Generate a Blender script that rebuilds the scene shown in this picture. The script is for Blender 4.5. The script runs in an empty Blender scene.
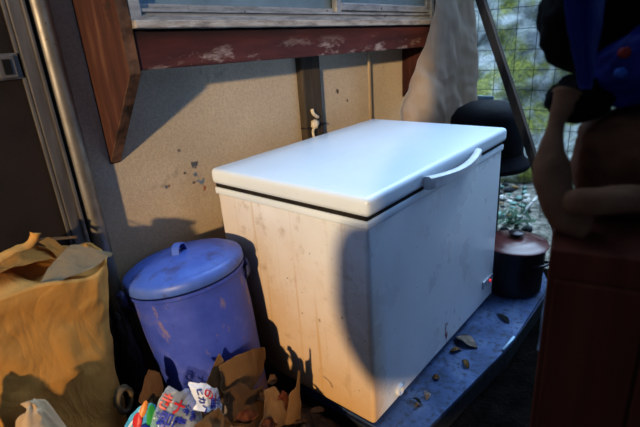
import bpy, bmesh, math, random
from mathutils import Vector, Matrix, noise
random.seed(7)
S = bpy.context.scene
C = S.collection

# ------------------------------------------------------------------ camera
F = 466.0
CAM = Vector((-1.02, -0.728, 1.293))
YAW, PIT, ROL = 0.728, -0.366, -0.075
fw = Vector((math.cos(PIT)*math.cos(YAW), math.cos(PIT)*math.sin(YAW), math.sin(PIT)))
r0 = Vector((math.sin(YAW), -math.cos(YAW), 0)); u0 = r0.cross(fw)
RT = r0*math.cos(ROL) + u0*math.sin(ROL); UP = -r0*math.sin(ROL) + u0*math.cos(ROL)
cd = bpy.data.cameras.new('camera'); cam = bpy.data.objects.new('camera', cd); C.objects.link(cam)
cam.matrix_world = Matrix(((RT.x, UP.x, -fw.x, CAM.x), (RT.y, UP.y, -fw.y, CAM.y), (RT.z, UP.z, -fw.z, CAM.z), (0, 0, 0, 1)))
cd.sensor_width = 36; cd.lens = F/640*36; cd.clip_start = 0.02; cd.dof.use_dof = True; cd.dof.focus_distance = 1.75; cd.dof.aperture_fstop = 2.6
S.camera = cam
def at(x, y, axis, v):
    d = fw + RT*((x-320)/F) - UP*((y-213.5)/F)
    i = 'xyz'.index(axis); return CAM + d*((v-CAM[i])/d[i])
def atd(x, y, D):
    return CAM + D*(fw + RT*((x-320)/F) - UP*((y-213.5)/F))

# ------------------------------------------------------------------ materials
class NT:
    def __init__(s, name, rough=.7, metal=0., spec=.4):
        s.m = bpy.data.materials.new(name); s.m.use_nodes = True
        s.t = s.m.node_tree; s.n = s.t.nodes; s.b = s.n['Principled BSDF']
        s.b.inputs['Roughness'].default_value = rough; s.b.inputs['Metallic'].default_value = metal
        s.b.inputs['Specular IOR Level'].default_value = spec
        s.tc = s.n.new('ShaderNodeTexCoord')
    def L(s, a, b): s.t.links.new(a, b)
    def vec(s, scale=(1,1,1), rot=(0,0,0), loc=(0,0,0)):
        m = s.n.new('ShaderNodeMapping'); s.L(s.tc.outputs['Object'], m.inputs[0])
        m.inputs['Scale'].default_value = scale; m.inputs['Rotation'].default_value = rot; m.inputs['Location'].default_value = loc
        return m.outputs[0]
    def noise(s, scale=5, detail=4, vec=None, rough=.55, dist=0):
        k = s.n.new('ShaderNodeTexNoise'); k.inputs['Scale'].default_value = scale; k.inputs['Detail'].default_value = detail
        k.inputs['Roughness'].default_value = rough; k.inputs['Distortion'].default_value = dist
        s.L(vec or s.tc.outputs['Object'], k.inputs['Vector']); return k.outputs[0]
    def voro(s, scale=5, vec=None):
        k = s.n.new('ShaderNodeTexVoronoi'); k.inputs['Scale'].default_value = scale
        s.L(vec or s.tc.outputs['Object'], k.inputs['Vector']); return k
    def ramp(s, f, stops):
        k = s.n.new('ShaderNodeValToRGB'); e = k.color_ramp.elements
        while len(e) < len(stops): e.new(.5)
        for i, (p, c) in enumerate(stops):
            e[i].position = p; e[i].color = (c, c, c, 1) if isinstance(c, (int, float)) else tuple(c) + (1,)
        s.L(f, k.inputs[0]); return k.outputs[0]
    def put(s, v, sock):
        if isinstance(v, (int, float)): sock.default_value = v
        elif isinstance(v, tuple): sock.default_value = v + (1,) if len(v) == 3 else v
        else: s.L(v, sock)
    def mix(s, f, a, b, mode='MIX'):
        k = s.n.new('ShaderNodeMix'); k.data_type = 'RGBA'; k.blend_type = mode
        s.put(f, k.inputs[0]); s.put(a, k.inputs[6]); s.put(b, k.inputs[7]); return k.outputs[2]
    def math(s, op, a, b=0.):
        k = s.n.new('ShaderNodeMath'); k.operation = op; k.use_clamp = False
        s.put(a, k.inputs[0]); s.put(b, k.inputs[1]); return k.outputs[0]
    def sep(s):
        k = s.n.new('ShaderNodeSeparateXYZ'); s.L(s.tc.outputs['Object'], k.inputs[0]); return k.outputs
    def col(s, c): s.put(c, s.b.inputs['Base Color']); return s
    def rough(s, c): s.put(c, s.b.inputs['Roughness']); return s
    def bump(s, h, st=.3, d=.01):
        k = s.n.new('ShaderNodeBump'); k.inputs['Strength'].default_value = st; k.inputs['Distance'].default_value = d
        s.L(h, k.inputs['Height']); s.L(k.outputs[0], s.b.inputs['Normal']); return s

def mottled(name, a, b, scale=8, rough=.7, metal=0., bump=.2, stretch=(1,1,1), spec=.3, lo=.35, hi=.65, bd=.01, rot=(0,0,0)):
    k = NT(name, rough, metal, spec); v = k.vec(stretch, rot)
    n = k.noise(scale, 6, v); k.col(k.ramp(n, [(lo, a), (hi, b)]))
    if bump: k.bump(k.noise(scale*4, 5, v), bump, bd)
    return k.m
def spots(k, base, lst, scale=55):
    """paint chips: (x, y, z, radius, colour) in object space, edges broken by noise"""
    nz = k.noise(scale, 3)
    for it in lst:
        x, y, z, r, c = it[:5]; q = it[5] if len(it) > 5 else 1.
        m = k.vec((1,1,q), (0,0,0), (-x, -y, -z*q))
        ln = k.n.new('ShaderNodeVectorMath'); ln.operation = 'LENGTH'; k.L(m, ln.inputs[0])
        d = k.math('ADD', ln.outputs['Value'], k.math('MULTIPLY', k.math('SUBTRACT', nz, .44), r*3.6))
        f = k.ramp(d, [(max(r*.8, .0005), 1.), (r, 0.)])
        base = k.mix(f, base, c)
    return base

M = {}
# beige cement wall
k = NT('beige_render', .9); v = k.sep()
n1 = k.noise(2.2, 5); n2 = k.noise(150, 3)
c = k.ramp(n1, [(.3, (.43, .36, .275)), (.7, (.56, .475, .37))])
c = k.mix(k.ramp(n2, [(.40, .24), (.60, 0.)]), c, (.20, .17, .135))
zl = k.math('MULTIPLY', k.ramp(k.math('ADD', v[2], k.math('MULTIPLY', n1, .3)), [(.62, 1.), (.98, 0.)]), .6)
c = k.mix(zl, c, (.42, .255, .095))
c = k.mix(k.ramp(k.noise(9, 6, None, .7), [(.64, 0.), (.74, .5)]), c, (.16, .13, .11))
lst = []
for (px, py, r, cc) in [(195, 164, .016, (.10, .11, .13)), (196, 175, .014, (.12, .17, .24)), (201, 181, .018, (.14, .2, .28)), (204, 187, .012, (.3, .12, .07)),
                        (194, 183, .009, (.07, .06, .06)), (185, 173, .008, (.09, .08, .08)), (166, 187, .008, (.1, .13, .17)), (169, 186, .006, (.2, .1, .07)), (179, 151, .009, (.12, .1, .1)),
                        (337, 91, .016, (.05, .04, .04)), (347, 101, .012, (.06, .05, .05)), (330, 84, .006, (.08, .06, .05))]:
    p = at(px, py, 'y', .85); lst.append((p.x, p.y, p.z, r, cc))
k.col(spots(k, c, lst)); k.bump(n2, .5, .004); M['wall'] = k.m
# concrete slab
k = NT('stained_concrete_shaded_sides', .75); n = k.noise(6, 7); c = k.ramp(n, [(.32, (.03, .05, .10)), (.55, (.06, .10, .21)), (.75, (.13, .18, .28))])
c = k.mix(k.ramp(k.noise(45, 4), [(.5, 0.), (.66, .75)]), c, (.03, .035, .05)); v = k.sep(); c = k.mix(k.ramp(k.math('ADD', v[2], .13), [(.078, 1.), (.097, 0.)]), c, (.006, .006, .007)); k.col(c); k.bump(k.noise(30, 6), .6, .01); M['slab'] = k.m  # slab sides fade to black below the top edge: painted shade
M['soil'] = mottled('dark_soil', (.003, .0027, .0025), (.010, .008, .007), 14, 1., bump=.8, bd=.03, spec=.02)
M['litter'] = mottled('dark_litter', (.012, .009, .007), (.075, .045, .026), 22, .9, bump=.9, bd=.02)
# freezer enamel
def enamel(name, stain, low):
    k = NT(name, .32, 0, .5); v = k.sep()
    mk = k.ramp(k.math('ADD', v[0], .54), [(.02, 1.), (.10, .12)])
    st = k.noise(1.0, 5, k.vec((38, 38, .9))); bl = k.noise(5, 6); sp = k.noise(60, 3)
    c = k.ramp(bl, [(.3, (.66, .68, .70)), (.7, (.73, .75, .77))])
    c = k.mix(k.math('MULTIPLY', k.math('MULTIPLY', k.ramp(st, [(.60, 0.), (.74, .7)]), stain), mk), c, (.42, .27, .12))
    zl = k.ramp(k.math('ADD', k.math('ADD', v[2], k.math('MULTIPLY', v[1], -.35)), k.math('MULTIPLY', bl, .35)), [(.26, 1.), (1.0, 0.)])
    c = k.mix(k.math('MULTIPLY', k.math('MULTIPLY', zl, low), mk), c, (.56, .29, .06))
    c = k.mix(k.math('MULTIPLY', k.ramp(k.noise(11, 7, None, .7), [(.55, 0.), (.72, .8)]), k.math('MULTIPLY', mk, stain)), c, (.30, .2, .1))
    c = k.mix(k.math('MULTIPLY', k.ramp(sp, [(.70, 0.), (.74, 1.)]), .8), c, (.1, .07, .04))
    k.rough(k.ramp(bl, [(.3, .22), (.7, .42)])); k.bump(k.noise(8, 2), .05, .01)
    return k, c
k, c = enamel('freezer_body_enamel', .75, .85)
sp = []
for (px, py, r, cc) in [(340, 315, .007, (.02, .015, .015)), (341, 318, .006, (.02, .015, .015)), (296, 321, .006, (.06, .04, .03)), (283, 348, .006, (.1, .06, .03)), (301, 314, .010, (.25, .16, .07)), (298, 332, .010, (.28, .18, .08)), (318, 321, .012, (.33, .22, .1)), (254, 330, .006, (.1, .06, .03))]:
    p = at(px, py, 'x', 0.); sp.append((p.x-.54, p.y-.358, p.z+.03, r, cc))
for (px, py, r) in [(448, 312, .008), (449, 325, .010), (448, 338, .013), (456, 312, .006), (456, 326, .008), (461, 318, .006), (460, 305, .005), (447, 330, .012)]:
    p = at(px, py, 'y', 0.); sp.append((p.x-.54, p.y-.358, p.z+.03, r*.8, (.20, .02, .03), .3))
v = k.sep()
vs = k.n.new('ShaderNodeCombineXYZ'); k.L(v[0], vs.inputs[0]); k.L(v[1], vs.inputs[1]); k.L(k.math('MULTIPLY', v[2], .45), vs.inputs[2])
k.col(spots(k, c, sp, 40)); M['enamel'] = k.m
k = NT('freezer_lid_enamel', .30, 0, .5); c = k.ramp(k.noise(4, 6), [(.3, (.68, .76, .82)), (.7, (.74, .81, .87))])
c = k.mix(k.math('MULTIPLY', k.ramp(k.noise(70, 3), [(.70, 0.), (.75, 1.)]), .5), c, (.25, .2, .15)); k.col(c); k.bump(k.noise(8, 2), .04, .01); M['lid'] = k.m
M['white_plastic'] = mottled('white_plastic', (.60, .61, .62), (.72, .73, .74), 20, .35, bump=.05)
M['gasket'] = mottled('black_gasket', (.012, .011, .010), (.03, .025, .02), 30, .8)
M['silver'] = mottled('silver_badge', (.30, .33, .36), (.55, .58, .62), 60, .35, .3, bump=.05)
k = NT('red_indicator', .3); k.col((.7, .02, .02)); k.b.inputs['Emission Color'].default_value = (1, .05, .05, 1); k.b.inputs['Emission Strength'].default_value = .6
k.bump(k.noise(80), .05); M['red_light'] = k.m
# blue bin
k = NT('dusty_blue_plastic', .5, 0, .4); n = k.noise(7, 7, None, .65); c = k.ramp(n, [(.3, (.035, .065, .33)), (.6, (.06, .095, .44)), (.78, (.15, .16, .40))])
c = k.mix(k.ramp(k.noise(16, 6, k.vec((1, 1, .5)), .7), [(.58, 0.), (.68, .8)]), c, (.28, .19, .15)); c = k.mix(k.ramp(k.noise(90, 2), [(.68, 0.), (.72, .7)]), c, (.05, .05, .12)); v = k.sep(); c = k.mix(k.math('MULTIPLY', k.ramp(v[2], [(.15, 1.), (.42, 0.)]), k.ramp(k.noise(8, 6, k.vec((1, 1, .6)), .7), [(.46, 0.), (.60, .9)])), c, (.30, .20, .14))
k.col(c); k.rough(k.ramp(n, [(.3, .38), (.7, .6)])); M['bin'] = k.m
k = NT('dusty_blue_lid', .45, 0, .5); n = k.noise(6, 7, None, .65); c = k.ramp(n, [(.3, (.05, .095, .36)), (.55, (.075, .15, .50)), (.78, (.16, .2, .44))])
c = k.mix(k.ramp(k.noise(13, 6, None, .7), [(.54, 0.), (.66, .7)]), c, (.06, .065, .16)); k.col(c); k.bump(k.noise(9, 4), .15, .01); M['binlid'] = k.m
M['darkclip'] = mottled('dark_blue_plastic', (.02, .025, .08), (.05, .06, .16), 20, .5)
# kraft paper
def kraft(name, a, b, rough=.8):
    k = NT(name, rough, 0, .25); n = k.noise(3.5, 6); c = k.ramp(n, [(.3, a), (.7, b)]); f = k.noise(130, 3, k.vec((1, 1, .35)))
    c = k.mix(k.math('MULTIPLY', f, .28), c, tuple(x*.45 for x in a)); k.col(c)
    w1 = k.noise(5, 4, k.vec((1.6, 1.6, .8), (0, .6, .5)), .5, .8); cr = k.ramp(k.math('ABSOLUTE', k.math('SUBTRACT', w1, .5)), [(0., 0.), (.16, 1.)]); k.bump(k.math('ADD', k.math('MULTIPLY', cr, .35), k.noise(9, 4, None, .5, .5)), .32, .02); return k.m
M['kraft'] = kraft('kraft_paper', (.47, .225, .055), (.60, .31, .085))
M['kraft2'] = kraft('pale_kraft_paper', (.36, .26, .15), (.47, .35, .21))
M['card'] = kraft('brown_cardboard', (.27, .145, .06), (.38, .215, .095))
M['card_dark'] = kraft('dark_cardboard', (.13, .065, .03), (.21, .11, .05))
M['paper'] = kraft('crumpled_tan_paper', (.42, .28, .16), (.55, .38, .22))
# woods
k = NT('red_brown_wood', .75); n = k.noise(3, 6, k.vec((10, 10, 1.2))); c = k.ramp(n, [(.3, (.040, .016, .011)), (.55, (.075, .029, .019)), (.75, (.14, .068, .040))])
c = k.mix(k.ramp(k.noise(7, 6, None, .7), [(.63, 0.), (.7, .8)]), c, (.03, .018, .012)); k.col(c); k.bump(k.noise(20, 4, k.vec((6, 6, .6))), .3, .005); M['fin'] = k.m
k = NT('peeling_red_beam_shaded_top', .8); n = k.noise(3, 6, k.vec((1.2, 8, 8))); c = k.ramp(n, [(.3, (.045, .012, .011)), (.7, (.105, .030, .026))])
v = k.sep(); pz = k.ramp(k.math('ADD', v[2], k.math('MULTIPLY', v[0], .025)), [(.03, 1.), (.085, 0.)])
c = k.mix(k.math('MULTIPLY', pz, k.ramp(k.noise(5, 8, k.vec((1, 3, 3)), .7), [(.54, 0.), (.64, .85)])), c, (.36, .30, .27)); c = k.mix(k.ramp(k.math('ADD', v[2], k.math('MULTIPLY', k.noise(6, 5), .03)), [(.085, 0.), (.125, .85)]), c, (.012, .008, .008)); k.col(c); k.bump(k.noise(30, 5, k.vec((.5, 4, 4))), .4, .006); M['beam'] = k.m  # pale patches are peeling paint; the dark upper edge is painted shade
M['shaded_fin'] = mottled('shaded_red_bracket', (.025, .008, .007), (.06, .018, .014), 6, .85, stretch=(6, 6, .8))  # darker copy of the bracket wood, its shade painted into the colour
M['dirtyfin'] = mottled('grimy_wood_edge', (.03, .018, .012), (.17, .09, .055), 14, .85, bump=.5)
M['post'] = mottled('grey_brown_post', (.035, .028, .022), (.075, .058, .042), 5, .8, stretch=(6, 6, .6))
M['batten'] = mottled('tan_batten', (.30, .22, .14), (.42, .32, .2), 6, .8, stretch=(6, 6, .6))
M['plank'] = mottled('weathered_plank', (.03, .025, .022), (.17, .115, .075), 4, .85, bump=.4, stretch=(9, 3, .8), rot=(-.42, 0, 0))
M['alu'] = mottled('dull_aluminium', (.10, .088, .078), (.17, .155, .14), 9, .5, .35, stretch=(4, 4, .5), bump=.1)
k = NT('grimy_window_metal', .55, .2); n = k.noise(14, 7, k.vec((.6, 3, 3)), .7); c = k.ramp(n, [(.3, (.12, .12, .12)), (.5, (.27, .28, .29)), (.7, (.38, .38, .38))])
c = k.mix(k.ramp(k.noise(30, 4, None, .7), [(.62, 0.), (.68, .8)]), c, (.05, .035, .025)); k.col(c); k.bump(k.noise(40), .2, .004); M['winframe'] = k.m
M['sill'] = mottled('dusty_pale_sill', (.10, .085, .075), (.36, .33, .30), 16, .85, bump=.5, stretch=(.6, 2, 2), lo=.3, hi=.6)
k = NT('dusty_window_pane', .25, 0, .6); n = k.noise(5, 6); k.col(k.ramp(n, [(.3, (.10, .15, .19)), (.7, (.17, .24, .29))])); k.bump(k.noise(3, 2), .04); M['pane'] = k.m
k = NT('galvanised_steel', .4, .55); n = k.noise(10, 6, k.vec((2, 2, .8))); c = k.ramp(n, [(.3, (.13, .115, .10)), (.7, (.30, .275, .235))]); c = k.mix(k.ramp(k.noise(70, 3), [(.64, 0.), (.7, .8)]), c, (.12, .08, .05))
k.col(c); k.rough(k.ramp(n, [(.3, .5), (.7, .28)])); M['steel'] = k.m
k = NT('dark_insect_screen', .8); n = k.noise(5, 6); k.col(k.ramp(n, [(.3, (.010, .006, .004)), (.7, (.024, .014, .009))])); k.bump(k.noise(220, 2), .3, .003); M['screen'] = k.m
M['black'] = mottled('black_void', (.004, .004, .004), (.009, .008, .008), 10, .9)
k = NT('black_plastic_film', .3, 0, .5); k.col(k.ramp(k.noise(6, 4), [(.3, (.006, .006, .008)), (.7, (.016, .016, .022))])); k.bump(k.noise(14, 5, None, .6, 1.5), .6, .02); M['blackbag'] = k.m
M['tub'] = mottled('black_plastic', (.003, .003, .005), (.007, .007, .010), 10, .7, spec=.12)
M['rope'] = mottled('cream_rope', (.50, .43, .33), (.68, .60, .48), 60, .9, bump=.5)
M['wire'] = mottled('dark_wire', (.01, .01, .012), (.025, .025, .03), 30, .5)
k = NT('tan_tarp', .7, 0, .3); n = k.noise(3, 6, k.vec((3, 3, .8))); c = k.ramp(n, [(.3, (.46, .36, .27)), (.7, (.62, .50, .38))]); k.col(c); k.bump(k.noise(200, 2), .15, .002); M['tarp'] = k.m
M['palepanel'] = mottled('pale_blue_plastic', (.30, .45, .55), (.42, .58, .68), 10, .5)
# outdoors
k = NT('mossy_rock_face', .9); n = k.noise(4.2, 10, None, .74, .5); c = k.ramp(n, [(.30, (.07, .08, .06)), (.42, (.34, .34, .26)), (.54, (.74, .72, .60)), (.68, (.95, .92, .80))])
c = k.mix(k.ramp(k.noise(2.4, 8, k.vec((1, 1, 1), (0, 0, 0), (3, 1, 2)), .65), [(.47, 0.), (.58, .85)]), c, k.ramp(k.noise(26, 6), [(.3, (.08, .11, .02)), (.55, (.42, .40, .03)), (.75, (.78, .70, .10))]))
k.col(c); k.bump(n, .8, .08); M['hill'] = k.m
M['rubble_a'] = mottled('pale_stone', (.60, .56, .48), (.85, .80, .70), 12, .9)
M['rubble_b'] = mottled('brown_leaf', (.22, .13, .05), (.45, .27, .11), 14, .9)
M['rubble_c'] = mottled('dark_leaf', (.02, .025, .025), (.06, .06, .055), 14, .9)
M['yard'] = mottled('outdoor_dirt', (.08, .075, .055), (.42, .38, .3), 18, .95, bump=.7, bd=.03)
M['plants'] = mottled('dark_green_leaf', (.02, .06, .03), (.06, .14, .06), 10, .6)
M['bluestone'] = mottled('blue_green_film', (.16, .28, .22), (.3, .45, .36), 10, .6)
M['mesh'] = mottled('rusty_wire_mesh', (.03, .03, .03), (.08, .075, .07), 30, .7)
# pot
k = NT('red_brown_enamel', .25, 0, .6); n = k.noise(8, 5); k.col(k.ramp(n, [(.3, (.085, .028, .026)), (.7, (.14, .05, .045))])); k.bump(k.noise(6), .05); M['pot'] = k.m
M['potbody'] = mottled('dark_enamel', (.012, .010, .014), (.03, .02, .025), 10, .3, spec=.5)
# foreground
M['coat'] = mottled('black_cloth', (.0022, .0018, .002), (.005, .004, .004), 8, .95, bump=.4, spec=.1)
M['canvas'] = mottled('brown_canvas', (.095, .040, .020), (.16, .072, .038), 9, .9, bump=.4, spec=.1)
k = NT('blue_vinyl', .6, 0, .2); n = k.noise(5, 5); k.col(k.ramp(n, [(.3, (.003, .007, .085)), (.7, (.008, .020, .20))])); k.bump(k.noise(7, 4, None, .5, 1.), .4, .02); M['bluecloth'] = k.m
M['redpatch'] = mottled('red_patch', (.22, .015, .01), (.30, .03, .02), 20, .6)
M['bluepatch'] = mottled('light_blue_patch', (.02, .08, .30), (.05, .14, .45), 20, .5)
k = NT('dark_red_board', .8, 0, .15); n = k.noise(3, 6, k.vec((8, 8, .8))); k.col(k.ramp(n, [(.3, (.085, .020, .010)), (.7, (.15, .04, .02))])); k.bump(n, .3, .006); M['board'] = k.m
# printed films
def film(name, a, b, alpha, rough=.18):
    k = NT(name, rough, 0, .6); k.col(k.ramp(k.noise(9, 5), [(.3, a), (.7, b)])); k.b.inputs['Alpha'].default_value = alpha
    k.bump(k.noise(16, 5, None, .6, 1.2), .7, .015); return k.m
M['clear'] = film('clear_film', (.50, .56, .66), (.78, .84, .92), .36, .10)
M['whitefilm'] = film('white_film', (.62, .64, .72), (.78, .80, .85), 1., .35)
M['cyanfilm'] = film('cyan_film', (.06, .33, .55), (.15, .5, .72), 1., .3)
def flat(name, c, rough=.4):
    k = NT(name, rough); k.col(k.ramp(k.noise(20), [(.3, tuple(x*.85 for x in c)), (.7, c)])); return k.m
M['p_red'] = flat('red_print', (.62, .035, .04)); M['p_blue'] = flat('blue_print', (.035, .05, .36)); M['p_green'] = flat('green_print', (.05, .34, .07))
M['p_orange'] = flat('orange_print', (.72, .25, .05)); M['p_white'] = flat('white_print', (.8, .8, .8)); M['p_navy'] = flat('navy_print', (.02, .035, .28)); M['p_pink'] = flat('pink_print', (.66, .25, .25))
M['hose'] = mottled('dirty_tan_hose', (.07, .05, .03), (.14, .10, .055), 20, .7)
M['greenfilm'] = film('green_film', (.05, .13, .08), (.11, .22, .13), 1., .35)
M['leaf'] = mottled('dry_leaf', (.24, .18, .13), (.46, .38, .32), 30, .8)
M['leafred'] = mottled('red_dry_leaf', (.14, .03, .015), (.28, .10, .035), 30, .8)
M['shed'] = mottled('dark_blocker_boards', (.03, .02, .015), (.07, .05, .035), 4, .9, stretch=(6, 6, .6))  # boards of the unseen wall and roof added to block light

# ------------------------------------------------------------------ helpers
def thing(name, label, cat, loc, group=None, kind=None):
    o = bpy.data.objects.new(name, None); C.objects.link(o); o.location = loc; o.empty_display_size = .05
    o['label'] = label; o['category'] = cat
    if group: o['group'] = group
    if kind: o['kind'] = kind
    return o
def wloc(o):
    p = Vector((0, 0, 0))
    while o: p += o.location; o = o.parent
    return p
def link(name, bm, m, parent=None, smooth=True, base=None, label=None, auto=None):
    """links a bmesh given in world coordinates as one mesh object; children sit at their parent's origin"""
    org = wloc(parent) if parent else (Vector(base) if base is not None else Vector((0, 0, 0)))
    bmesh.ops.translate(bm, verts=bm.verts, vec=-org)
    bmesh.ops.recalc_face_normals(bm, faces=bm.faces)
    me = bpy.data.meshes.new(name); bm.to_mesh(me); bm.free()
    o = bpy.data.objects.new(name, me); C.objects.link(o)
    if parent: o.parent = parent
    else: o.location = org
    me.materials.append(M[m] if isinstance(m, str) else m)
    if smooth:
        me.polygons.foreach_set('use_smooth', [True]*len(me.polygons))
        if auto: me.set_sharp_from_angle(angle=math.radians(auto))
    if label: o['label'] = label
    return o
def solo(name, bm, m, label, cat, group=None, kind=None, smooth=True, auto=None):
    c = sum((v.co for v in bm.verts), Vector())/len(bm.verts); z = min(v.co.z for v in bm.verts)
    o = link(name, bm, m, None, smooth, (c.x, c.y, z), label, auto); o['category'] = cat
    if group: o['group'] = group
    if kind: o['kind'] = kind
    return o
def struct(name, bm, m, parent=None, smooth=False, base=None, auto=None):
    o = link(name, bm, m, parent, smooth, base, None, auto)
    if not parent: o['kind'] = 'structure'
    return o
def B(): return bmesh.new()
def box(bm, x0, x1, y0, y1, z0, z1, bev=0, seg=2):
    r = bmesh.ops.create_cube(bm, size=1); vs = r['verts']
    for v in vs: v.co = Vector(((x0+x1)/2 + v.co.x*(x1-x0), (y0+y1)/2 + v.co.y*(y1-y0), (z0+z1)/2 + v.co.z*(z1-z0)))
    if bev:
        es = list({e for v in vs for e in v.link_edges})
        r = bmesh.ops.bevel(bm, geom=es, offset=bev, segments=seg, affect='EDGES', profile=.5); 
    return bm
def shear(bm, k=-.025, x0=0.):
    for v in bm.verts: v.co.z += k*(v.co.x-x0)
    return bm
def lathe(bm, prof, c, n=48, a0=0., a1=2*math.pi, tilt=None):
    full = abs(a1-a0-2*math.pi) < 1e-6; rings = []
    for (r, z) in prof:
        if r < 1e-6: rings.append([bm.verts.new((c[0], c[1], c[2]+z))]); continue
        rings.append([bm.verts.new((c[0]+r*math.cos(a0+(a1-a0)*i/n), c[1]+r*math.sin(a0+(a1-a0)*i/n), c[2]+z)) for i in range(n if full else n+1)])
    for A, Bq in zip(rings, rings[1:]):
        m = max(len(A), len(Bq)); cnt = m if full else m-1
        for i in range(cnt):
            j = (i+1) % m
            q = ([A[0]] if len(A) == 1 else [A[i], A[j]]) + ([Bq[0]] if len(Bq) == 1 else [Bq[j], Bq[i]])
            if len(q) > 2: bm.faces.new(q)
    return bm
def tube(bm, pts, r, n=8, cap=True):
    pts = [Vector(p) for p in pts]; rs = r if isinstance(r, (list, tuple)) else [r]*len(pts); rings = []; prev = None
    for i, p in enumerate(pts):
        t = (pts[min(i+1, len(pts)-1)] - pts[max(i-1, 0)]).normalized()
        a = prev - t*prev.dot(t) if prev is not None else t.orthogonal()
        if a.length < 1e-6: a = t.orthogonal()
        a.normalize(); prev = a; b = t.cross(a)
        rings.append([bm.verts.new(p + (a*math.cos(2*math.pi*j/n) + b*math.sin(2*math.pi*j/n))*rs[i]) for j in range(n)])
    for A, Bq in zip(rings, rings[1:]):
        for j in range(n): bm.faces.new((A[j], A[(j+1) % n], Bq[(j+1) % n], Bq[j]))
    if cap:
        bm.faces.new(rings[0][::-1]); bm.faces.new(rings[-1])
    return bm
def smoothpath(ps, k=6):
    ps = [Vector(p) for p in ps]; out = []
    for i in range(len(ps)-1):
        p0, p1, p2, p3 = ps[max(i-1, 0)], ps[i], ps[i+1], ps[min(i+2, len(ps)-1)]
        for j in range(k):
            t = j/k; out.append(.5*((2*p1) + (p2-p0)*t + (2*p0-5*p1+4*p2-p3)*t*t + (3*p1-p0-3*p2+p3)*t**3))
    out.append(ps[-1]); return out
def nz(p, s, seed=0.): return noise.fractal(Vector((p[0]*s+seed*7.3, p[1]*s-seed*3.1, p[2]*s+seed*1.7)), .8, 2., 4)
def ridge(p, s, seed=0.):
    return 1-2*abs(noise.noise(Vector((p[0]*s+seed*5.1, p[1]*s+seed*2.3, p[2]*s-seed*4.7))))
def inside(x, y, poly):
    r = False
    for i in range(len(poly)):
        (x1, y1), (x2, y2) = poly[i], poly[i-1]
        if (y1 > y) != (y2 > y) and x < (x2-x1)*(y-y1)/(y2-y1)+x1: r = not r
    return r
def sheet(bm, corners, poly=None, n=22, amp=.01, s=9, seed=0, bend=0., thick=.003, sharp=True):
    """a crumpled sheet spanned by four 3D corners (p00,p10,p11,p01); poly cuts its outline in unit u,v"""
    p00, p10, p11, p01 = [Vector(p) for p in corners]
    nrm = ((p10-p00).cross(p01-p00)).normalized(); V = {}
    for i in range(n+1):
        for j in range(n+1):
            u, v = i/n, j/n
            p = (p00*(1-u)+p10*u)*(1-v) + (p01*(1-u)+p11*u)*v
            d = amp*((ridge(p, s, seed)*1.0 + .5*ridge(p, s*2.3, seed+3)) if sharp else nz(p, s, seed)) + bend*math.sin(math.pi*u)
            V[i, j] = p + nrm*d
    used = {}
    fs = []
    for i in range(n):
        for j in range(n):
            u, v = (i+.5)/n, (j+.5)/n
            if poly and not inside(u, v, poly): continue
            q = []
            for k_ in ((i, j), (i+1, j), (i+1, j+1), (i, j+1)):
                if k_ not in used: used[k_] = bm.verts.new(V[k_])
                q.append(used[k_])
            fs.append(bm.faces.new(q))
    if poly:   # ease the stair-stepped outline
        for _ in range(2):
            mv = {}
            for v in bm.verts:
                be = [e for e in v.link_edges if e.is_boundary]
                if len(be) == 2: mv[v] = v.co*.5 + sum((e.other_vert(v).co for e in be), Vector())*.25
            for v, co in mv.items(): v.co = co
    if thick: bmesh.ops.solidify(bm, geom=bm.faces[:], thickness=thick)
    return bm
def blob(bm, c, r, amp=.1, s=4, seed=0, sub=4, flat_z=None, folds=0.):
    res = bmesh.ops.create_icosphere(bm, subdivisions=sub, radius=1)
    for v in res['verts']:
        d = v.co.copy(); k_ = 1 + amp*nz(d, s*.35, seed) + folds*ridge(d, s*.7, seed+2)
        v.co = Vector((c[0]+d.x*r[0]*k_, c[1]+d.y*r[1]*k_, c[2]+d.z*r[2]*k_))
        if flat_z is not None and v.co.z < flat_z: v.co.z = flat_z
    return bm
def prism(bm, loop, off):
    a = [bm.verts.new(Vector(p)) for p in loop]; b = [bm.verts.new(Vector(p)+Vector(off)) for p in loop]
    bm.faces.new(a); bm.faces.new(b[::-1])
    for i in range(len(a)): bm.faces.new((a[i], b[i], b[(i+1) % len(a)], a[(i+1) % len(a)]))
    return bm

GZ = -.13      # soil level; the slab under the freezer stands at -.03
SZ = -.03
YW = .85
# ------------------------------------------------------------------ setting
bm = B(); bmesh.ops.create_grid(bm, x_segments=60, y_segments=60, size=1)
for v in bm.verts:
    v.co = Vector((.2+v.co.x*3.2, -.9+v.co.y*2.2, 0)); v.co.z = GZ + .006*nz(v.co, 6)
struct('floor', bm, 'soil', smooth=True)
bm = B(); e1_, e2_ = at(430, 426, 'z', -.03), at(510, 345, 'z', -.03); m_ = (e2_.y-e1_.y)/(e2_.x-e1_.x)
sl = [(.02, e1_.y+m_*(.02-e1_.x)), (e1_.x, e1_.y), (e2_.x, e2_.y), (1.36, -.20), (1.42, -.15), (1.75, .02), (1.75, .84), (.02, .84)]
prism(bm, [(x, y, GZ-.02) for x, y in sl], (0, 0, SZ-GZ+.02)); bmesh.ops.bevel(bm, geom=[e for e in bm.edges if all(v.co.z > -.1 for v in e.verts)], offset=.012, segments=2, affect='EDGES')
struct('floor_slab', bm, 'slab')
bm = B(); box(bm, -2.6, 2.2, YW, YW+.12, GZ-.05, 2.6); struct('wall_back', bm, 'wall')
# window bay on red-brown brackets
TL = -.025
def finbm(x0, x1):
    b = B(); z0 = 1.217 + TL*x0; xf = x0 + (.022 if x0 < 0 else 0)
    prism(b, [(x0, YW, .93 if x0 < 0 else .885), (xf, .636, z0), (xf, .636, 2.25), (x0, YW, 2.25)], (x1-x0, 0, 0)); return b
f1 = struct('trim_1', finbm(-.312, -.276), 'fin')
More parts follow.
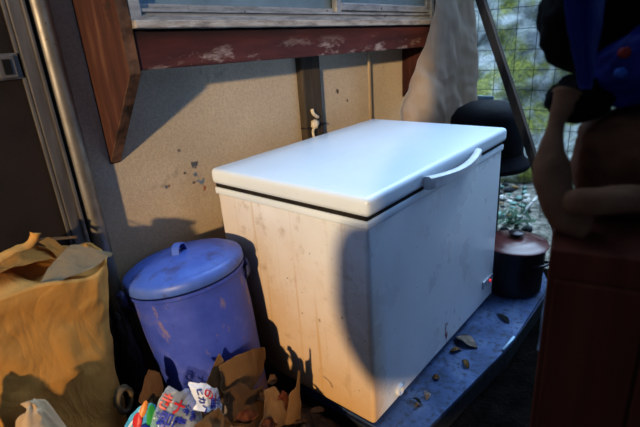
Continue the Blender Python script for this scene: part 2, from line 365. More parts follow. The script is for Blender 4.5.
# grimy front and lower edge of the left bracket
bm = B(); prism(bm, [(-.3115, YW-.001, .926), (-.2895, .633, 1.220), (-.2895, .633, 2.24), (-.2895, .637, 2.24), (-.2895, .637, 1.226), (-.3115, YW-.001, .933)], (.0355, 0, 0)); struct('edge', bm, 'dirtyfin', f1)
struct('trim_2', finbm(1.62, 1.66), 'shaded_fin')
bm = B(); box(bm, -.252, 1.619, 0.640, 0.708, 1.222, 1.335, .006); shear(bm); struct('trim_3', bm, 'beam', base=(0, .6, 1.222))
w = bpy.data.objects.new('window_1', None); C.objects.link(w); w.location = (.7, .6, 1.35); w['kind'] = 'structure'
bm = B(); box(bm, -.252, 1.619, 0.613, 0.708, 1.338, 1.362, .003); shear(bm)
for v in bm.verts: v.co.z += .004*nz(v.co, 14); v.co.y += .004*nz(v.co, 18, 2)
struct('window_sill', bm, 'sill', w)
bm = B()
for (y0, y1, z0, z1) in ((0.633, 0.708, 1.363, 1.374), (0.648, 0.708, 1.374, 1.387), (0.640, 0.648, 1.374, 1.379), (0.640, 0.654, 1.388, 1.397), (0.660, 0.708, 1.388, 1.412)): box(bm, -.251, 1.618, y0, y1, z0, z1)
shear(bm); struct('window_track', bm, 'winframe', w)
bm = B(); box(bm, -.251, -.212, 0.636, 0.708, 1.362, 2.15, .003); box(bm, 1.585, 1.618, 0.636, 0.708, 1.362, 2.15, .003); box(bm, -.251, 1.618, 0.636, 0.708, 2.12, 2.2); shear(bm); struct('window_frame', bm, 'winframe', w)
bm = B(); box(bm, .735, .77, 0.648, 0.676, 1.39, 2.12, .003); box(bm, .77, 1.585, 0.648, 0.670, 1.405, 1.437, .003); box(bm, 1.55, 1.585, 0.648, 0.670, 1.437, 2.12); shear(bm); struct('sash', bm, 'winframe', w)
bm = B(); box(bm, -.212, .74, 0.682, 0.688, 1.412, 2.12); shear(bm); struct('pane', bm, 'pane', w)
bm = B(); box(bm, .77, 1.55, 0.658, 0.664, 1.437, 2.12); shear(bm); struct('pane', bm, 'pane', w)
bm = B(); box(bm, -.232, 1.619, 0.712, YW-.001, 1.33, 1.345); box(bm, -.232, 1.619, 0.648, YW-.001, 2.2, 2.25); shear(bm); struct('bay_board', bm, 'fin', w)
# post and batten on the wall
bm = B(); box(bm, .652, .785, .808, YW-.001, SZ, 1.33, .008); p1 = struct('trim_4', bm, 'post')
bm = B(); box(bm, 1.172, 1.19, .790, .80, SZ, 1.33, .002); box(bm, 1.172, 1.19, .80, YW, 1.20, 1.33); struct('trim_5', bm, 'batten')
# door left
d = bpy.data.objects.new('door_1', None); C.objects.link(d); d.location = (-.8, .82, GZ); d['kind'] = 'structure'
bm = B(); box(bm, -1.6, -.495, .815, YW-.001, GZ, 2.1); struct('door_panel', bm, 'screen', d)
bm = B(); box(bm, -.508, -.472, .800, YW-.001, GZ, 2.15, .003); box(bm, -.474, -.463, .792, YW-.001, GZ, 2.15, .003); box(bm, -.519, -.509, .806, .83, GZ, 2.15, .002); struct('door_frame', bm, 'alu', d)
bm = B(); box(bm, -.463, -.448, .842, .849, GZ, 2.15); struct('shadow_gap', bm, 'black', d)
bm = B(); box(bm, -1.55, -.508, .806, .816, 1.235, 1.305, .002); struct('mid_rail', bm, 'alu', d)
bm = B(); box(bm, -.575, -.53, .798, .806, 1.24, 1.30, .002); box(bm, -.70, -.60, .800, .806, 1.245, 1.295, .002); rail = struct('latch_plate', bm, 'alu', d)
bm = B(); box(bm, -.562, -.543, .794, .7985, 1.25, 1.29); struct('latch_slot', bm, 'black', rail)
bm = B(); box(bm, -.86, -.835, .800, .816, GZ, 1.24, .002); struct('door_stile', bm, 'alu', d)
# steel pipe
t = thing('steel_pipe', 'vertical galvanised steel pipe standing between the dark door and the red bracket', 'pipe', (-.424, .815, GZ))
bm = B(); tube(bm, [(-.424, .815, GZ), (-.424, .815, 2.3)], .030, 28); link('tube', bm, 'steel', t, auto=40)
for z in (.38, 1.75):
    bm = B(); box(bm, -.462, -.386, .812, YW, z-.010, z+.010, .003); link('bracket', bm, 'steel', t, False)

# ------------------------------------------------------------------ chest freezer
LX, DY, HZ = 1.08, .716, .85
fz = thing('chest_freezer', 'white chest freezer with rust-stained sides standing on the concrete slab', 'freezer', (LX/2, DY/2, SZ))
bm = B(); box(bm, .006, LX-.006, .006, DY-.006, 0, .778, .016, 4); body = link('body', bm, 'enamel', fz, auto=50)
bm = B(); box(bm, .001, LX-.001, .001, DY-.001, .748, .7755, .006, 3); link('rim_trim', bm, 'lid', body, auto=50)
bm = B(); box(bm, .007, LX-.007, .007, DY-.007, .762, .7895); link('gasket', bm, 'gasket', fz, False)
bm = B(); box(bm, -.006, LX+.006, -.008, DY+.004, .789, HZ, .018, 5)
bmesh.ops.subdivide_edges(bm, edges=[e for e in bm.edges if e.calc_length() > .4], cuts=10, use_grid_fill=True)
for v in bm.verts:
    if v.co.z > .845:
        q = (1-((v.co.x-LX/2)/(LX/2))**4)*(1-((v.co.y-DY/2)/(DY/2))**4); v.co.z += .006*max(q, 0)
lid = link('lid', bm, 'lid', fz, auto=60)
bm = B(); N_ = 30; rings = []
for i in range(N_+1):
    q = i/N_; x = .315 + .425*q; y = -.014 - .036*math.sin(math.pi*min(1, q*.93+.05))**.8; hh = .023 - .006*math.sin(math.pi*q); zc = .809 - .006*math.sin(math.pi*q); th = .014
    rings.append([bm.verts.new((x, y+dy, zc+dz)) for dy, dz in ((-th, -hh*.8), (-th, hh*.8), (-th*.6, hh), (th*.6, hh), (th, hh*.8), (th, -hh*.8), (th*.6, -hh), (-th*.6, -hh))])
for a, b in zip(rings, rings[1:]):
    for j in range(8): bm.faces.new((a[j], a[(j+1) % 8], b[(j+1) % 8], b[j]))
bm.faces.new(rings[0][::-1]); bm.faces.new(rings[-1]); hd = link('handle', bm, 'white_plastic', lid, auto=50, label='bowed white lid handle')
bm = B(); box(bm, .93, 1.05, -.002, .007, .095, .135, .004); bd = link('control_badge', bm, 'silver', fz, False, label='small silver control badge low on the front')
bm = B(); lathe(bm, [(0, .006), (.006, .005), (.008, 0), (.008, -.004)], (0, 0, 0), 14)
bmesh.ops.rotate(bm, verts=bm.verts, cent=(0, 0, 0), matrix=Matrix.Rotation(math.pi/2, 3, 'X')); bmesh.ops.translate(bm, verts=bm.verts, vec=(1.005, -.003, .113)); link('indicator_light', bm, 'red_light', bd, label='red indicator light')
bm = B(); lathe(bm, [(0, .002), (.011, .002), (.013, .006), (.013, .010), (.016, .012), (.020, .011), (.022, .006), (.022, -.004)], (0, 0, 0), 24)
bmesh.ops.rotate(bm, verts=bm.verts, cent=(0, 0, 0), matrix=Matrix.Rotation(math.pi/2, 3, 'X')); bmesh.ops.translate(bm, verts=bm.verts, vec=(.17, .005, .045)); link('drain_plug', bm, 'white_plastic', fz, label='white drain plug')
for x in (.07, LX-.07):
    for y in (.07, DY-.07):
        bm = B(); lathe(bm, [(0, 0), (.022, 0), (.02, .034), (0, .034)], (x, y, SZ), 16); link('foot', bm, 'gasket', fz, auto=40)

# ------------------------------------------------------------------ blue bin
bc = (-.240, .617, GZ)
gb = thing('garbage_bin', 'round dusty blue plastic garbage bin with a lid, beside the freezer', 'bin', bc)
bm = B(); H_ = .70
lathe(bm, [(0, 0), (0.1538, 0), (0.1613, .01), (0.1655, .06), (0.1942, .50), (0.1967, .655), (0.2045, .66), (0.2045, .672), (0.1936, .672), (0.1867, .60), (0.1549, .03), (0, .03)], bc, 64); bbody = link('bin_body', bm, 'bin', gb, auto=50)
bm = B(); lathe(bm, [(0, .752), (.05, .7515), (.10, .748), (.15, .739), (.178, .730), (.186, .7235), (.192, .7215), (.203, .716), (.2085, .708), (.2095, .684), (.205, .678), (.198, .684), (.19, .70), (0, .72)], bc, 72); bl = link('bin_lid', bm, 'binlid', gb, auto=50)
bm = B(); pts = [(-.052, 0, .745), (-.045, 0, .765), (-.03, 0, .782), (0, 0, .788), (.03, 0, .782), (.045, 0, .765), (.052, 0, .745)]
ca, sa = math.cos(.5), math.sin(.5)
pp = smoothpath([(bc[0]+x*ca*.62, bc[1]+x*sa*.62, bc[2]+z-.006) for x, y, z in pts], 4)
rings = []
for p in pp: rings.append([bm.verts.new(p+Vector((-sa*s_*.014, ca*s_*.014, dz))) for s_, dz in ((-1, -.003), (1, -.003), (1, .004), (-1, .004))])
for a, b in zip(rings, rings[1:]):
    for j in range(4): bm.faces.new((a[j], a[(j+1) % 4], b[(j+1) % 4], b[j]))
bm.faces.new(rings[0][::-1]); bm.faces.new(rings[-1]); link('lid_handle', bm, 'binlid', bl, auto=40)
for an in (-.55, 2.59):
    bm = B(); ca, sa = math.cos(an), math.sin(an)
    def R_(r, t_, z): return (bc[0]+r*ca-t_*sa, bc[1]+r*sa+t_*ca, bc[2]+z)
    path = smoothpath([R_(.19, -.03, .60), R_(.207, -.03, .62), R_(.211, -.026, .65), R_(.211, .026, .65), R_(.207, .03, .62), R_(.19, .03, .60)], 5)
    tube(bm, path, .008, 8); link('side_handle', bm, 'darkclip', gb)

dv = Vector((.5, .866, 0)); rv = Vector((.866, -.5, 0))   # the bin leans a little to the left and back
RB = Matrix.Rotation(math.radians(-5.5), 3, dv) @ Matrix.Rotation(math.radians(-6.5), 3, rv)
bq = Vector((.002, -.002, 0)); pv = Vector((bc[0]+.01, bc[1]-.01, bc[2]+.62)); gb.rotation_euler = RB.to_euler(); gb.location = bq + pv + RB @ (Vector(bc)-pv)

# ------------------------------------------------------------------ kraft sack
sc_ = Vector((-.748, .672, GZ))
sk = thing('paper_sack', 'large open kraft paper sack standing in front of the dark door', 'sack', sc_)
def sack_r(t, v):
    hw = .166 + .092*max(0, v)**2 ; hd = .118 + .012*math.sin(v*2.5)
    c_, s_ = math.cos(t), math.sin(t); e = .62
    return Vector((hw*math.copysign(abs(c_)**e, c_), hd*math.copysign(abs(s_)**e, s_), 0))
def topz(t):   # rim height round the mouth
    s_ = math.sin(t); c_ = math.cos(t)
    return .862 + .022*s_ - .022*c_ + .045*max(0, -s_)**1.5*(.6-.4*c_) + .010*math.sin(3*t+1) + .006*math.sin(7*t)
bm = B(); nt, nv = 120, 70; rings = []
for j in range(nv+1):
    v = j/nv; ring = []
    for i in range(nt):
        t_ = 2*math.pi*i/nt; z = v*topz(t_); p = sc_ + sack_r(t_, v) + Vector((0, 0, z))
        nn = Vector((math.cos(t_), math.sin(t_), 0)); q = Vector((p.x+p.y*.3, p.y, p.z*.55+p.x*.55))
        dd = .012*nz(p, 3.2, 1) + .0065*ridge(q, 7, 2)*(0.35+v*.9) + .008*max(0, v-.72)/.28*ridge(p, 16, 5)
        if v < .06: dd -= .02*(1-v/.06)
        ring.append(bm.verts.new(p + nn*dd))
    rings.append(ring)
for a, b in zip(rings, rings[1:]):
    for i in range(nt): bm.faces.new((a[i], a[(i+1) % nt], b[(i+1) % nt], b[i]))
bm.faces.new(rings[0][::-1])
prev = rings[-1]
for (kk, dz) in ((.965, -.006), (.93, -.03), (.86, -.05), (.7, -.045), (.45, -.03), (.2, -.035)):
    ring = []
    for i in range(nt):
        p0 = rings[-1][i].co; p = Vector((sc_.x+(p0.x-sc_.x)*kk, sc_.y+(p0.y-sc_.y)*kk, p0.z+dz)); p.z += (1-kk)*.09*ridge(Vector((p.x*.5, p.y*2.2, 0)), 6, 4)
        ring.append(bm.verts.new(p))
    for i in range(nt): bm.faces.new((prev[i], prev[(i+1) % nt], ring[(i+1) % nt], ring[i]))
    prev = ring
bm.faces.new(prev); link('sack_body', bm, 'kraft', sk)
# folded lips and rolls round the mouth
def at_y(x, y, Y): return at(x, y, 'y', min(.795, Y+.07))
bm = B(); sheet(bm, [at_y(28, 303, .475), at_y(109, 262, .50), at_y(113, 253, .53), at_y(58, 246, .60)], [(0, 0), (.35, .03), (.8, 0), (1, .5), (.99, 1), (.72, .86), (.55, .97), (.22, 1), (.04, .55)], 26, .006, 13, 3, .014, .002); link('folded_lip', bm, 'kraft2', sk, label='paler folded-out lip of the sack mouth')
bm = B(); tube(bm, smoothpath([at_y(-22, 277, .60), at_y(6, 260, .62), at_y(22, 251, .63), at_y(33, 242, .63), at_y(36, 234, .63)], 6), [.014, .016, .018, .019, .02, .02, .02, .02, .02, .02, .019, .018, .017, .016, .015, .014, .013, .012, .012, .012, .012, .012, .013, .014, .015], 12)
for v in bm.verts: v.co += Vector((0, 0, .006*ridge(v.co, 22, 1)))
link('rolled_edge', bm, 'kraft', sk)
bm = B(); sheet(bm, [at_y(-10, 283, .52), at_y(62, 262, .56), at_y(58, 250, .66), at_y(-10, 262, .64)], None, 24, .010, 12, 9, .02, .002); link('inner_fold', bm, 'kraft', sk)
bm = B(); sheet(bm, [at_y(38, 243, .625), at_y(60, 262, .56), at_y(72, 258, .58), at_y(48, 237, .64)], None, 14, .004, 18, 5, .008, .002); link('inner_fold', bm, 'kraft', sk)
bm = B(); sheet(bm, [at_y(36, 241.5, .63), at_y(77, 238.5, .67), at_y(77, 235.5, .67), at_y(36, 238, .63)], None, 10, .001, 10, 1, 0, .003); link('closing_tape', bm, 'paper', sk, label='pale stitched closing tape')

# ------------------------------------------------------------------ rubbish in the corner
bm = B(); bmesh.ops.create_grid(bm, x_segments=70, y_segments=70, size=1)
for v in bm.verts:
    x, y = -.36+v.co.x*.42, .42+v.co.y*.43
    v.co = Vector((x, y, 0))
    gx = max(0, 1-abs((x+.36)/.40)**2.4); gy = max(0, 1-abs((y-.35)/.44)**3)
    near = max(0, min(1, (math.hypot(x-bc[0], y-bc[1])-.06)/.10))
    near *= max(0, min(1, (max(abs(x-sc_.x)/.25, abs(y-sc_.y)/.15)-.85)/.25)) * max(0, min(1, (YW-.1-y)/.05))
    v.co.z = GZ-.005 + (.25*gx*gy)*near*(.92 + .10*nz(v.co, 10)) + .03*gx*gy*max(0, ridge(v.co, 20, 2))
mo = solo('litter_heap', bm, 'litter', 'heap of dark litter and scraps around the foot of the blue bin', 'litter', kind='stuff')

def P(x, y, Y): return at(x, y, 'y', Y)
def scrap(name, m, corners, label, cat, poly=None, n=20, amp=.006, s=10, seed=0, bend=0., thick=.003, group=None):
    b = B(); sheet(b, corners, poly, n, amp, s, seed, bend, thick); return solo(name, b, m, label, cat, group)
CARD = 'torn cardboard in the corner litter'
scrap('cardboard_scrap', 'card', [P(222, 398, .345), P(262, 384, .34), P(266, 346, .39), P(212, 352, .385)], 'torn curved piece of brown cardboard leaning on the front of the blue bin', 'cardboard',
      [(.0, .12), (.14, .02), (.3, .22), (.45, .02), (.6, .0), (.68, .12), (.95, .35), (1, .8), (.93, 1), (.6, .99), (.3, .88), (.05, .72)], 26, .003, 8, 1, .03, .004, CARD)
scrap('cardboard_scrap', 'card', [P(196, 404, .36), P(228, 404, .34), P(230, 372, .365), P(219, 352, .385)], 'upright folded cardboard flap between the printed bag and the curved cardboard', 'cardboard',
      [(.0, .0), (1, 0), (1, .8), (.75, .98), (.0, .98)], 16, .003, 8, 2, .0, .005, CARD)
scrap('cardboard_scrap', 'card_dark', [P(214, 440, .27), P(268, 440, .25), P(268, 384, .31), P(222, 380, .335)], 'dark flat cardboard sheet lying below the curved torn cardboard', 'cardboard',
      [(0, 0), (1, 0), (.95, .5), (.8, .95), (.5, .85), (.3, 1), (.05, .8)], 22, .006, 9, 3, .02, .004, CARD)
scrap('cardboard_scrap', 'card', [P(252, 436, .22), P(290, 436, .20), P(290, 392, .24), P(258, 384, .29)], 'ragged strip of brown cardboard in front of the gap under the freezer', 'cardboard',
      [(0, 0), (.9, 0), (1, .4), (.85, .75), (.6, .7), (.35, 1), (.1, .9), (.15, .4)], 22, .009, 11, 4, .02, .004, CARD)
scrap('cardboard_scrap', 'card', [P(280, 440, .20), P(304, 440, .19), P(302, 366, .22), P(291, 366, .225)], 'narrow standing cardboard splinter with a pointed tip beside the freezer', 'cardboard',
      [(.0, .0), (.95, .0), (.8, .3), (.75, .55), (.62, .68), (.55, .98), (.4, .98), (.35, .75), (.05, .62), (.1, .3)], 26, .004, 9, 6, .01, .003, CARD)
scrap('cardboard_scrap', 'card_dark', [P(138, 402, .50), P(158, 408, .46), P(168, 380, .47), P(148, 358, .52)], 'brown cardboard piece leaning at the left foot of the blue bin', 'cardboard',
      [(0, 0), (1, .1), (.95, .7), (.6, 1), (.1, .8)], 18, .004, 9, 7, .01, .004, CARD)
scrap('paper_scrap', 'card', [P(182, 444, .25), P(226, 444, .24), P(222, 406, .29), P(190, 412, .29)], 'crumpled brown paper lying under the white printed bag', 'paper',
      [(0, 0), (1, 0), (.95, .6), (.7, 1), (.4, .85), (.1, .6)], 22, .010, 13, 8, .02, .002)
q = P(38, 425, .452); zt = P(38, 405, .452).z
bm = B(); res = bmesh.ops.create_icosphere(bm, subdivisions=5, radius=1)
for v in res['verts']:
    d_ = v.co.copy(); h = (d_.z+1)/2; w_ = (1-abs(2*h-1)**5)**.5 if h < .5 else 1-.80*max(0, (h-.62)/.38)**1.6
    rr = math.hypot(d_.x, d_.y) or 1; c_, s_ = d_.x/rr, d_.y/rr; k_ = w_*min(1, rr*3)*(1+.25*ridge((c_*.7, s_*.7, h*1.6), 1.5, 4))
    v.co = Vector((q.x-.01+.07*k_*math.copysign(abs(c_)**.7, c_)+.02*(h**3)*ridge((c_, s_, 0), 1.2, 2), .452+.045*k_*math.copysign(abs(s_)**.7, s_), GZ+(zt-GZ)*h + .03*max(0, h-.8)*5*ridge((c_*1.2, s_*1.2, 3), 1.3, 8)))
solo('paper_bag', bm, 'paper', 'crumpled pale paper bag standing in front of the kraft sack', 'bag')
for (x, y, Y, w_, h_, m, lab, sd) in [(246, 416, .235, 24, 14, 'leafred', 'rust-coloured curled dry leaf on the dark cardboard', 1), (281, 402, .225, 14, 26, 'leafred', 'reddish torn leaf beside the standing cardboard splinter', 2), (268, 424, .21, 20, 12, 'leafred', 'crumpled orange-brown leaf at the bottom edge of the picture', 3),
                                     (226, 412, .262, 5, 12, 'paper', 'tiny cream paper twist on the dark cardboard', 4), (150, 404, .47, 12, 10, 'card', 'small tan paper scrap behind the coloured package', 5), (316, 412, .12, 18, 8, 'card_dark', 'dark dry leaf in the gap under the freezer', 6)]:
    scrap('dry_leaf', m, [P(x-w_/2, y+h_/2, Y), P(x+w_/2, y+h_/2-2, Y-.01), P(x+w_/2-1, y-h_/2+1, Y+.01), P(x-w_/2+2, y-h_/2, Y+.02)], lab, 'leaf',
          [(.0, .3), (.3, .0), (.75, .1), (1, .5), (.8, .9), (.4, 1), (.1, .75)], 14, .006, 30, 20+sd, .008, .0015)

for (x, y, Y, w_, h_, m, lab, sd) in [(236, 432, .235, 22, 16, 'card', 'small curled cardboard shred at the bottom edge below the dark sheet', 31), (262, 398, .275, 16, 12, 'card_dark', 'small dark cardboard shred under the curved torn cardboard', 32), (272, 380, .29, 12, 14, 'card_dark', 'dark torn shred between the curved cardboard and the freezer', 33),
                                     (205, 424, .285, 12, 10, 'card', 'small tan shred on the brown crumpled paper', 34), (300, 424, .17, 16, 8, 'card_dark', 'dark shred at the foot of the standing cardboard splinter', 35)]:
    scrap('cardboard_shred', m, [P(x-w_/2, y+h_/2, Y), P(x+w_/2, y+h_/2-3, Y-.015), P(x+w_/2-2, y-h_/2+2, Y+.01), P(x-w_/2+3, y-h_/2, Y+.02)], lab, 'cardboard',
          [(.0, .3), (.3, .0), (.8, .05), (1, .6), (.7, 1), (.4, .85), (.1, .9)], 14, .006, 26, sd, .010, .003)

# printed bags: a bag is a crumpled sheet; its print follows the same surface
def bagsurf(corners, amp, s, seed, bend):
    p00, p10, p11, p01 = [Vector(p) for p in corners]; nrm = ((p10-p00).cross(p01-p00)).normalized()
    if nrm.dot(CAM-p00) < 0: sg = -1
    else: sg = 1
    def f(u, v, off=0.):
        p = (p00*(1-u)+p10*u)*(1-v) + (p01*(1-u)+p11*u)*v
        return p + nrm*sg*(amp*(ridge(p, s, seed)+.5*ridge(p, s*2.3, seed+3)) + bend*math.sin(math.pi*min(max(u, 0), 1)) + off)
    return f
def bagmesh(f, poly, n=34):
    b = B(); used = {}
    for i in range(n):
        for j in range(n):
            if not inside((i+.5)/n, (j+.5)/n, poly): continue
            q = []
            for kk in ((i, j), (i+1, j), (i+1, j+1), (i, j+1)):
                if kk not in used: used[kk] = b.verts.new(f(kk[0]/n, kk[1]/n))
                q.append(used[kk])
            b.faces.new(q)
    for _ in range(2):
        mv = {}
        for v in b.verts:
            be = [e for e in v.link_edges if e.is_boundary]
            if len(be) == 2: mv[v] = v.co*.5 + sum((e.other_vert(v).co for e in be), Vector())*.25
        for v, co in mv.items(): v.co = co
    return b
def lettering(txt, f, u0, v0, su, sv, rot=0.):
    cu = bpy.data.curves.new('lettering', 'FONT'); cu.body = txt; cu.size = 1.; cu.resolution_u = 3; cu.offset = .022
    to = bpy.data.objects.new('lettering', cu); C.objects.link(to)
    bpy.context.view_layer.update(); dg = bpy.context.evaluated_depsgraph_get()
    me = bpy.data.meshes.new_from_object(to.evaluated_get(dg)); bpy.data.objects.remove(to); bpy.data.curves.remove(cu)
    b = B(); b.from_mesh(me); bpy.data.meshes.remove(me)
    bmesh.ops.subdivide_edges(b, edges=[e for e in b.edges if e.calc_length() > .25], cuts=1)
    cr, sr = math.cos(rot), math.sin(rot)
    for v in b.verts:
        x, y = v.co.x*su, v.co.y*sv
        v.co = f(u0 + x*cr - y*sr, v0 + x*sr + y*cr, .0035)
    return b
cc1 = [P(146, 444, .40), P(206, 436, .33), P(196, 386, .40), P(160, 384, .44)]
t = thing('plastic_bag', 'clear crumpled plastic bag with red and blue Japanese print, beside the coloured package', 'bag', P(175, 430, .37))
f = bagsurf(cc1, .008, 13, 31, .03)
bg = link('bag_film', bagmesh(f, [(0, 0), (1, 0), (1, .55), (.92, .95), (.62, .98), (.5, .9), (.18, 1), (.05, .8), (-.01, .4)]), 'clear', t)
link('lettering', lettering('きナ', f, .00, .66, .30, .33, -.35), 'p_red', bg, False, label='red characters')
link('lettering', lettering('即席', f, .06, .36, .27, .28, -.35), 'p_blue', bg, False, label='blue characters')
link('lettering', lettering('漬物', f, .55, .58, .15, .2, -.9), 'p_navy', bg, False, label='small dark blue characters')
link('lettering', lettering('やわ', f, -.01, .50, .15, .15, -.9), 'p_navy', bg, False, label='small dark blue characters')
link('lettering', lettering('の', f, .30, .10, .20, .18, 0), 'p_pink', bg, False, label='pink character')
cc2 = [P(186, 420, .33), P(226, 424, .30), P(216, 384, .335), P(184, 379, .36)]
t = thing('plastic_bag', 'white plastic bag with a red mark and blue print, lying against the cardboard flap', 'bag', P(205, 420, .31))
f = bagsurf(cc2, .007, 14, 37, .025)
bg = link('bag_film', bagmesh(f, [(.12, .3), (.4, .28), (.62, .38), (.9, .02), (1, .35), (1, .85), (.9, .93), (.75, .9), (.55, 1), (.3, .98), (.05, .95), (.12, .7), (.22, .5)]), 'whitefilm', t)
link('lettering', lettering('の1', f, .36, .70, .32, .30, -.3), 'p_red', bg, False, label='red characters')
link('lettering', lettering('販', f, .52, .42, .32, .34, -.25), 'p_blue', bg, False, label='blue character')
link('lettering', lettering('ヒカヘ', f, .20, .86, .21, .19, -1.35), 'p_navy', bg, False, label='column of blue characters')
link('lettering', lettering('食', f, .80, .50, .19, .30, -.3), 'p_blue', bg, False, label='small blue character')
# coloured package
cc3 = [P(116, 448, .50), P(164, 446, .42), P(158, 402, .45), P(130, 398, .52)]
t = thing('snack_package', 'cyan snack package with red, orange and green round print beside the kraft sack', 'package', P(140, 430, .46))
f = bagsurf(cc3, .006, 12, 41, .03)
bg = link('package_film', bagmesh(f, [(0, 0), (1, 0), (1, .75), (.9, .98), (.6, 1), (.35, .9), (.15, .7), (.02, .35)]), 'cyanfilm', t)
def disc(f, u0, v0, ru, rv, rot=0., off=.004, n=28):
    b = B(); c0 = b.verts.new(f(u0, v0, off+.002)); R1 = []; R2 = []
    for i in range(n):
        a = 2*math.pi*i/n; x, y = ru*math.cos(a), rv*math.sin(a); cr, sr = math.cos(rot), math.sin(rot)
        R1.append(b.verts.new(f(u0+.55*(x*cr-y*sr), v0+.55*(x*sr+y*cr), off+.002))); R2.append(b.verts.new(f(u0+x*cr-y*sr, v0+x*sr+y*cr, off)))
    for i in range(n):
        j = (i+1) % n; b.faces.new((c0, R1[i], R1[j])); b.faces.new((R1[i], R2[i], R2[j], R1[j]))
    return b
link('printed_ball', disc(f, .38, .62, .13, .17), 'p_red', bg, label='red round print'); link('printed_ball', disc(f, .52, .86, .10, .22, -.5, .003), 'p_orange', bg, label='orange print')
link('printed_ball', disc(f, .78, .68, .15, .30, .0, .006), 'p_green', bg, label='green round print'); link('printed_ball', disc(f, .60, .34, .22, .22, 0, .008), 'p_navy', bg, label='dark blue round print')
for (u_, v_, r_) in ((.12, .30, .05), (.2, .5, .035), (.25, .22, .05), (.1, .12, .04)): link('printed_stripe', disc(f, u_, v_, .03, .14, -.5, .003), 'p_white', bg, label='white stripe')
link('printed_stripe', disc(f, .26, .38, .03, .12, -.5, .004), 'p_pink', bg, label='pink stripe')
# hose ring, bags
c0 = P(126, 401, .53); bm = B(); tube(bm, [c0 + Vector((.026*math.cos(a)*1.0, .010*math.cos(a)-.0*a, .042*math.sin(a))) + Vector((0, .012*a/6.28, 0)) for a in [i*2*math.pi/26 for i in range(40)]], .0085, 10)
solo('hose_coil', bm, 'hose', 'small dirty tan hose coil squeezed between the kraft sack and the litter', 'hose')
bm = B(); blob(bm, (-.468, .70, .15), (.036, .06, .29), .2, 5, 3, 4, GZ+.0, .08); b1 = solo('black_bag', bm, 'blackbag', 'black plastic bag stuffed between the kraft sack and the blue bin', 'bag')
q = P(122.5, 299, .66); bm = B(); blob(bm, q, (.014, .02, .026), .2, 5, 6, 3, None, .1); o = link('bag_knot', bm, 'darkclip', b1, label='blue knotted tip of the black bag')
q = P(-2, 418, .47); zt = P(0, 396, .47).z
bm = B(); blob(bm, (q.x-.053, .47, (GZ+zt)/2), (.055, .045, (zt-GZ)/2+.0), .10, 5, 8, 5, GZ, .05); solo('green_bag', bm, 'greenfilm', 'green patterned plastic bag at the lower left edge', 'bag')

# rope tied on the wall post
t = thing('rope_tie', 'cream rope knot tied with dark wire round the post behind the freezer', 'rope', at(310, 128, 'y', .80))
bm = B(); tube(bm, smoothpath([P(312, 109, .793), P(313, 113, .791), P(316, 116, .791), P(318, 117, .795)], 5), .009, 8); link('rope_end', bm, 'rope', t)
bm = B(); blob(bm, P(315, 124, .793), (.024, .014, .022), .3, 6, 2, 3, None, .12); link('knot', bm, 'rope', t)
bm = B(); tube(bm, smoothpath([P(315, 127, .793), P(313, 131, .791), P(314, 138, .793)], 5), .007, 8); link('rope_end', bm, 'rope', t)
z_ = P(310, 128, .803).z; bm = B(); tube(bm, [(.648, .84, z_), (.648, .804, z_), (.789, .804, z_+.002), (.789, .84, z_)], .004, 6); link('wire', bm, 'wire', t, label='dark binding wire')

# ------------------------------------------------------------------ hanging tarp, tub, plank
bm = B(); nu, nv = 60, 60
Lk = [(0, 448, 442), (.25, 441, 440)]
def edge(pts, v):
    for (v0, x0), (v1, x1) in zip(pts, pts[1:]):
        if v <= v1: return x0 + (x1-x0)*(v-v0)/(v1-v0)
    return pts[-1][1]
LE = [(0, 1.53), (.22, 1.46), (.36, 1.41), (.50, 1.34), (.68, 1.24), (.82, 1.135), (.88, 1.15), (1, 1.22)]
RE = [(0, 1.90), (.25, 1.95), (.45, 2.0), (.7, 2.0), (.88, 1.99), (1, 1.98)]
G = {}
for j in range(nv+1):
    v = j/nv; z = 1.62 - v*.92
    for i in range(nu+1):
        u = i/nu; x0, x1 = edge(LE, v), edge(RE, v); x = x0+(x1-x0)*u
        zz = z
        if v > .8: zz += (v-.8)*(.35*max(0, .25-u)/.25 + .9*max(0, u-.6))*1.0
        y = .535 + .022*math.sin(u*11+v*1.5)*(.4+v*.8) + .012*nz((x, 0, zz), 5, 3) + .026*ridge((x*.9+zz*.35, 0, zz*.5), 5, 1) + .012*ridge((x+zz*.8, 0, zz*1.2), 9, 5)*v - .05*v*math.sin(math.pi*u)
        G[i, j] = bm.verts.new((x, y, zz + (.018*nz((x, 0, 0), 14, 2) if v > .97 else 0)))
for i in range(nu):
    for j in range(nv): bm.faces.new((G[i, j], G[i+1, j], G[i+1, j+1], G[i, j+1]))
bmesh.ops.solidify(bm, geom=bm.faces[:], thickness=.002)
tp = solo('hanging_tarp', bm, 'tarp', 'tan cloth tarp hanging in folds over the right end of the window bay', 'tarp')
bm = B(); tube(bm, [(1.78, .60, 1.60), (1.78, .50, 1.615)], .006, 8); link('nail', bm, 'steel', tp)

tx, ty = 1.62, .30
t = thing('black_tub', 'black domed plastic tub with a flared brim behind the far end of the freezer', 'tub', (tx, ty, SZ))
bm = B(); lathe(bm, [(0, 0), (.10, 0), (.10, .54), (.19, .57), (.21, .61), (.21, .68), (.195, .82), (.165, .865), (.10, .90), (0, .91)], (tx, ty, SZ), 56); tb = link('tub_body', bm, 'tub', t, auto=50)
bm = B(); lathe(bm, [(.19, .572), (.225, .545), (.250, .535), (.257, .548), (.247, .565), (.222, .585), (.209, .62)], (tx, ty, SZ), 56); link('brim', bm, 'tub', t)
bm = B(); box(bm, 1.66, 1.74, .555, .57, SZ, .93); 
q = at(485, 99, 'x', 2.05); bm.free(); bm = B(); zt = at(484, 95.5, 'x', 2.05).z; box(bm, q.x-.012, q.x, at(494, 99, 'x', 2.05).y, at(466, 99, 'x', 2.05).y, GZ, zt, .004)
solo('plastic_sheet', bm, 'palepanel', 'pale blue plastic sheet standing behind the black tub', 'sheet', smooth=False)
